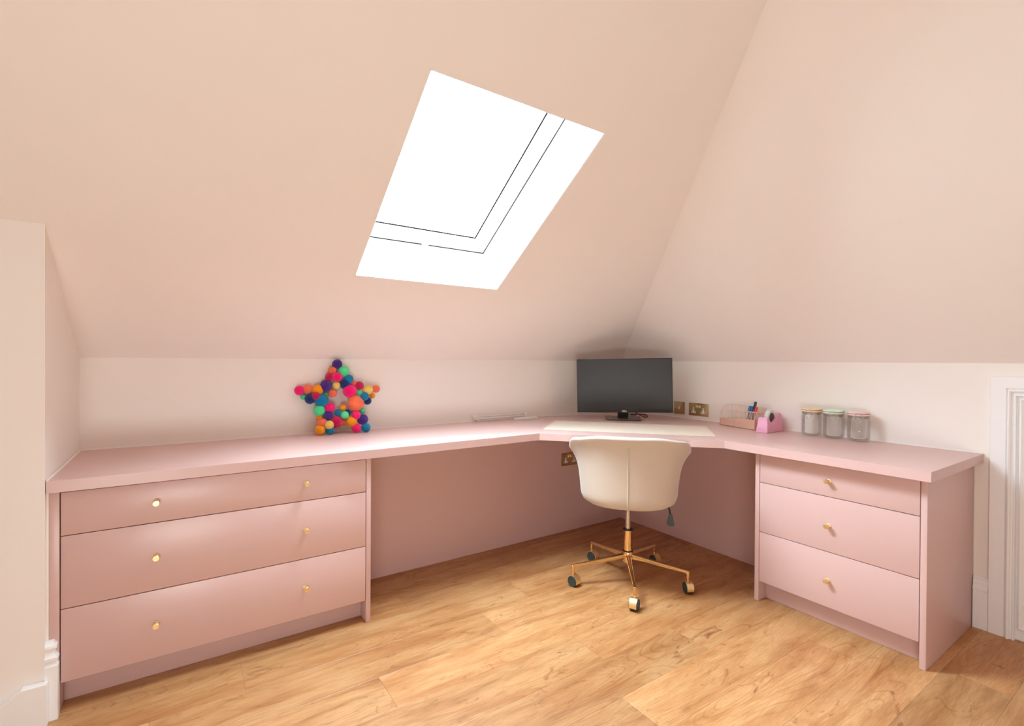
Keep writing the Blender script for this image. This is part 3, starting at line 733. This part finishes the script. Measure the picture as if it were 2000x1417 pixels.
for k in POM:
    rr_ = random.Random(hash(k) % 97 if False else ord(k))
    bm = bmesh.new(); bmesh.ops.create_icosphere(bm, subdivisions=4, radius=1.0)
    for v in bm.verts: v.co *= 1 + rr_.uniform(-0.045, 0.035)
    me = bpy.data.meshes.new('pompom'); bm.to_mesh(me); bm.free(); me.materials.append(M['pom_'+k])
    for p in me.polygons: p.use_smooth = True
    PM[k] = me
for k, x, y, z, r in BALLS:
    o = bpy.data.objects.new('pompom', PM[k]); COL.objects.link(o); o.parent = star
    y = min(y, 0.0985 - r*1.06)
    o.location = (x, y, z); o.scale = (r*1.05, r*1.05, r*random.uniform(1.0, 1.05)); o.rotation_euler = [random.uniform(0, 6) for _ in range(3)]
    o['label'] = POM[k][0] + ' wool pompom'

# ------------------------------------------------------------------ wire desk organiser
og = empty('desk_organiser', (-0.105, -0.936, T+0.0005), math.atan2(-0.978, -0.207)); tag(og, 'rose gold wire desk organiser with arched ends beside the tape dispenser', 'organiser')
# local: X along the front (toward the camera's right), Y out of the front?  rot: X -> (-.207,-.978), Y -> (.978,-.207) toward wall
WR = 0.0012; OL, OD = 0.258, 0.092
def wires(name, *paths, r=WR):
    bm = bmesh.new()
    for p in paths: tube(bm, p, r, 6)
    return link(name, bm, M['rose'], og, smooth='all')
def sheet(name, x0, x1, y, z0, z1, th=0.0008):
    bm = bmesh.new(); box(bm, x0, x1, y-th/2, y+th/2, z0, z1); return link(name, bm, M['rose'], og)
bm = bmesh.new(); box(bm, 0.0, OL, 0.0, OD, 0.002, 0.003); link('tray', bm, M['rose'], og)
sheet('front_panel', 0.002, 0.108, 0.001, 0.003, 0.042)
sheet('front_panel', 0.112, OL-0.002, 0.001, 0.003, 0.056)
bm = bmesh.new()   # side sheets of the bins
box(bm, 0.0006, 0.0014, 0.002, 0.045, 0.003, 0.040); link('divider', bm, M['rose'], og)
bm = bmesh.new(); box(bm, 0.1096, 0.1104, 0.002, 0.05, 0.003, 0.05); link('divider', bm, M['rose'], og)
bm = bmesh.new(); box(bm, OL-0.0014, OL-0.0006, 0.002, OD, 0.003, 0.056); link('divider', bm, M['rose'], og)
def arch(x, y0=0.0):
    pts = [(x, y0, 0.002), (x, y0, 0.055)]
    for k in range(1, 9):
        a = math.radians(90*k/8); pts.append((x, y0 + (OD-0.02-y0)*(1-math.cos(a)), 0.055 + 0.070*math.sin(a)))
    pts += [(x, OD, 0.125), (x, OD, 0.002)]
    return pts
wires('arch_frame', arch(0.0)); wires('arch_frame', arch(0.110)); wires('arch_frame', arch(OL))
wires('frame_rail', [(0, OD, 0.125), (OL, OD, 0.125)], [(0, OD, 0.085), (OL, OD, 0.085)], [(0, OD, 0.045), (OL, OD, 0.045)], [(0, OD, 0.003), (OL, OD, 0.003)],
      [(0, 0, 0.003), (OL, 0, 0.003)], [(0, 0, 0.042), (0.110, 0, 0.042)], [(0.110, 0, 0.0565), (OL, 0, 0.0565)], [(0, 0, 0.003), (0, OD, 0.003)], [(OL, 0, 0.003), (OL, OD, 0.003)],
      [(0.110, 0, 0.003), (0.110, 0, 0.058)], [(OL, 0, 0.003), (OL, 0, 0.058)], [(0, 0, 0.003), (0, 0, 0.055)])
gp = []
for x in (0.0, 0.110, OL):
    for y, zt_ in ((0.025, 0.105), (0.048, 0.122), (0.070, 0.125)): gp.append([(x, y, 0.003), (x, y, zt_)])
    gp.append([(x, 0.008, 0.085), (x, OD, 0.085)]); gp.append([(x, 0.0, 0.045), (x, OD, 0.045)])
for x in (0.037, 0.073, 0.147, 0.184, 0.221): gp.append([(x, OD, 0.003), (x, OD, 0.125)])
wires('wire_grid', *gp, r=0.0008)
# pen cup behind the right hand bin
CXc0, CXc1, CY0 = 0.150, 0.244, 0.038
bm = bmesh.new(); box(bm, CXc0, CXc1, CY0-0.0015, CY0+0.0015, 0.094, 0.101); box(bm, CXc1-0.0015, CXc1+0.0015, CY0, OD, 0.094, 0.101); link('cup_rim', bm, M['rose'], og)
wires('cup_wires', *[[(x, CY0, 0.003), (x, CY0, 0.095)] for x in (CXc0, 0.174, 0.197, 0.221, CXc1)], r=0.0009)

om = Matrix.Translation(og.location) @ Matrix.Rotation(og.rotation_euler.z, 4, 'Z')
def pen(name, bx_, by_, tx_, ty_, L_, capm, barm, label, frac=0.68):
    p0 = Vector((bx_, by_, 0.0075)); 
    d = Vector((tx_-bx_, ty_-by_, 0)); h = math.sqrt(max(1e-6, L_**2 - d.length**2)); p1 = p0 + d + Vector((0, 0, h))
    r = bpy.data.objects.new(name, None); COL.objects.link(r); q = (p1-p0).to_track_quat('Z', 'Y').to_matrix().to_4x4(); q.translation = p0
    r.matrix_world = om @ q; r.empty_display_size = 0.02
    bm = bmesh.new(); lathe(bm, [(0, 0.0), (0.0012, 0.0), (0.0052, 0.014), (0.0052, L_*frac), (0, L_*frac)], 12); link('barrel', bm, barm, r, smooth=30)
    bm = bmesh.new(); lathe(bm, [(0, L_*frac+0.0002), (0.0068, L_*frac+0.0002), (0.0068, L_*0.95), (0.0050, L_), (0, L_)], 12)
    box(bm, -0.0015, 0.0015, 0.0068, 0.0088, L_*0.72, L_*0.98); link('cap', bm, capm, r, smooth=30)
    return r
tag(pen('pen', 0.146, 0.055, 0.166, 0.070, 0.125, M['pent'], M['barrel'], ''), 'pen with a teal cap, leftmost in the rose gold organiser', 'pen', 'pens in the organiser')
tag(pen('pen', 0.163, 0.057, 0.184, 0.068, 0.124, M['penb'], M['barrel'], ''), 'pen with a blue cap, between the teal and the red ones in the organiser', 'pen', 'pens in the organiser')
tag(pen('pen', 0.168, 0.072, 0.196, 0.080, 0.152, M['penk'], M['barrel'], ''), 'tall dark pen with a pale dot sticking up highest from the organiser', 'pen', 'pens in the organiser')
tag(pen('pen', 0.187, 0.060, 0.210, 0.072, 0.122, M['penr'], M['barrelr'], ''), 'pen with a red cap, rightmost in the rose gold organiser', 'pen', 'pens in the organiser')

# ------------------------------------------------------------------ tape dispenser
td = empty('tape_dispenser', (-0.222, -1.264, T+0.0005), math.radians(3.0)); tag(td, 'bubblegum pink tape dispenser with a roll of clear tape between organiser and jars', 'tape dispenser')
# local X: depth toward the wall, Y: width (0.064)
side = [(0.0, 0.0), (0.014, 0.080), (0.018, 0.084), (0.034, 0.084), (0.038, 0.078), (0.056, 0.050), (0.066, 0.046), (0.082, 0.052), (0.150, 0.094), (0.164, 0.100), (0.178, 0.098), (0.186, 0.088), (0.196, 0.0)]
bm = bmesh.new()
n = len(side)
def wid(z): return 0.0325 - 0.010*(z/0.1)
A = [bm.verts.new((x, -wid(z), z)) for x, z in side]; B = [bm.verts.new((x, wid(z), z)) for x, z in side]
bm.faces.new(A); bm.faces.new(B[::-1])
for i in range(n): bm.faces.new((A[i], B[i], B[(i+1) % n], A[(i+1) % n]))
bmesh.ops.recalc_face_normals(bm, faces=bm.faces)
bmesh.ops.bevel(bm, geom=[e_ for e_ in bm.edges if e_.calc_face_angle(0) > 0.5], offset=0.0022, segments=2, affect='EDGES')
link('body', bm, M['pinkp'], td, smooth=40)
def disc(name, m, x, z, r1, r0, w, y=0.0):
    bm = bmesh.new(); q = Matrix.Translation((x, y, z)) @ Matrix.Rotation(math.radians(90), 4, 'X')
    lathe(bm, [(r0, -w/2), (r1-0.001, -w/2), (r1, -w/2+0.001), (r1, w/2-0.001), (r1-0.001, w/2), (r0, w/2)], 40, q, closed=True)
    return link(name, bm, m, td, smooth=40)
roll_ = disc('tape_roll', M['tape'], 0.094, 0.080, 0.041, 0.022, 0.022)
bm = bmesh.new(); q = Matrix.Translation((0.094, 0, 0.080)) @ Matrix.Rotation(math.radians(90), 4, 'X')
lathe(bm, [(0, -0.0125), (0.026, -0.0125), (0.027, -0.011), (0.027, 0.011), (0.026, 0.0125), (0, 0.0125)], 32, q); link('roll_core', bm, M['black'], td, smooth=40)
bm = bmesh.new()
for i, (a, b) in enumerate(((-0.0225, -0.0195), (-0.0185, -0.016), (-0.015, -0.0125), (-0.0115, -0.009), (-0.008, -0.005), (-0.004, -0.0015), (-0.0005, 0.002))):
    hgt = 0.0030 if i < 3 else 0.0020
    zz = 0.0195
    for (za, zb) in ((zz, zz+hgt),):
        vs = [bm.verts.new((x_, -y_, z_)) for x_, y_, z_ in ((0.0145/0.084*za-0.0008 - 0.0, a, za), (0.0145/0.084*za-0.0008, b, za), (0.0145/0.084*zb-0.0008, b, zb), (0.0145/0.084*zb-0.0008, a, zb))]
        bm.faces.new(vs)
o = link('faded_lettering', bm, M['mark'], td); o.location = (0, -0.002, 0)

# ------------------------------------------------------------------ clip-top jars
def make_jar(lidm):
    r = empty('clip_top_jar')
    bm = bmesh.new()
    lathe(bm, [(0, 0.002), (0.036, 0.0005), (0.043, 0.003), (0.0475, 0.011), (0.0485, 0.020), (0.0485, 0.104), (0.0465, 0.111), (0.0435, 0.115), (0.0435, 0.117), (0.0465, 0.1185), (0.0465, 0.127), (0.0445, 0.1275),
               (0.0405, 0.127), (0.0405, 0.112), (0.0450, 0.102), (0.0455, 0.020), (0.044, 0.012), (0.038, 0.008), (0, 0.0085)], 40)
    link('glass_body', bm, M['glass'], r, smooth='all')
    bm = bmesh.new(); lathe(bm, [(0, 0.1285), (0.0460, 0.1285), (0.0478, 0.131), (0.0478, 0.1355), (0.0465, 0.1365), (0.0465, 0.1385), (0.0478, 0.1395), (0.0470, 0.1445), (0.040, 0.1475), (0, 0.1485)], 40)
    lid = link('lid', bm, lidm, r, smooth=30)
    bm = bmesh.new(); lathe(bm, [(0.0464, 0.1364), (0.0481, 0.1367), (0.0481, 0.1383), (0.0464, 0.1386)], 40, closed=True); link('lid_seal', bm, M['seal'], lid)
    bm = bmesh.new()
    c40 = [(0.0447*math.cos(2*math.pi*k/32), 0.0447*math.sin(2*math.pi*k/32), 0.1160) for k in range(32)]
    tube(bm, c40, 0.0012, 6, closed=True)
    c40 = [(0.0470*math.cos(2*math.pi*k/32), 0.0470*math.sin(2*math.pi*k/32), 0.1228) for k in range(32)]
    tube(bm, c40, 0.0010, 6, closed=True)
    link('neck_wire', bm, M['wire'], r, smooth='all')
    bm = bmesh.new()
    X = -0.0505
    tube(bm, smooth_path([(X+0.003, -0.013, 0.115), (X-0.001, -0.014, 0.122), (X+0.001, -0.013, 0.132), (X+0.004, -0.010, 0.1395), (X+0.004, 0.0, 0.141), (X+0.004, 0.010, 0.1395), (X+0.001, 0.013, 0.132), (X-0.001, 0.014, 0.122), (X+0.003, 0.013, 0.115)], 4), 0.0012, 6)
    tube(bm, [(X-0.002, -0.015, 0.117), (X-0.004, -0.010, 0.104), (X-0.005, -0.003, 0.091), (X-0.005, 0.003, 0.091), (X-0.004, 0.010, 0.104), (X-0.002, 0.015, 0.117)], 0.0013, 6)
    tube(bm, [(X-0.001, -0.013, 0.121), (X-0.002, 0.013, 0.121)], 0.0014, 6)
    for s in (-1, 1): cyl(bm, (X-0.003, s*0.0150, 0.1165), (X+0.003, s*0.0150, 0.1165), 0.0032, n=12)
    link('clasp', bm, M['wire'], r, smooth='all')
    return r
jl = [(-0.0745, -1.458, 'lid_y', 'pale yellow', 'leftmost'), (-0.0800, -1.568, 'lid_g', 'pale green', 'middle'), (-0.0720, -1.678, 'lid_p', 'pale pink', 'rightmost')]
for i, (x, y, lm, cn, pos) in enumerate(jl):
    j = make_jar(M[lm]); j.location = (x, y, T+0.0005); j.rotation_euler = (0, 0, math.radians((10, 14, 20)[i]))
    tag(j, 'empty glass jar with a %s lid, %s of three' % (cn, pos), 'jar', 'clip-top jars on the desk')
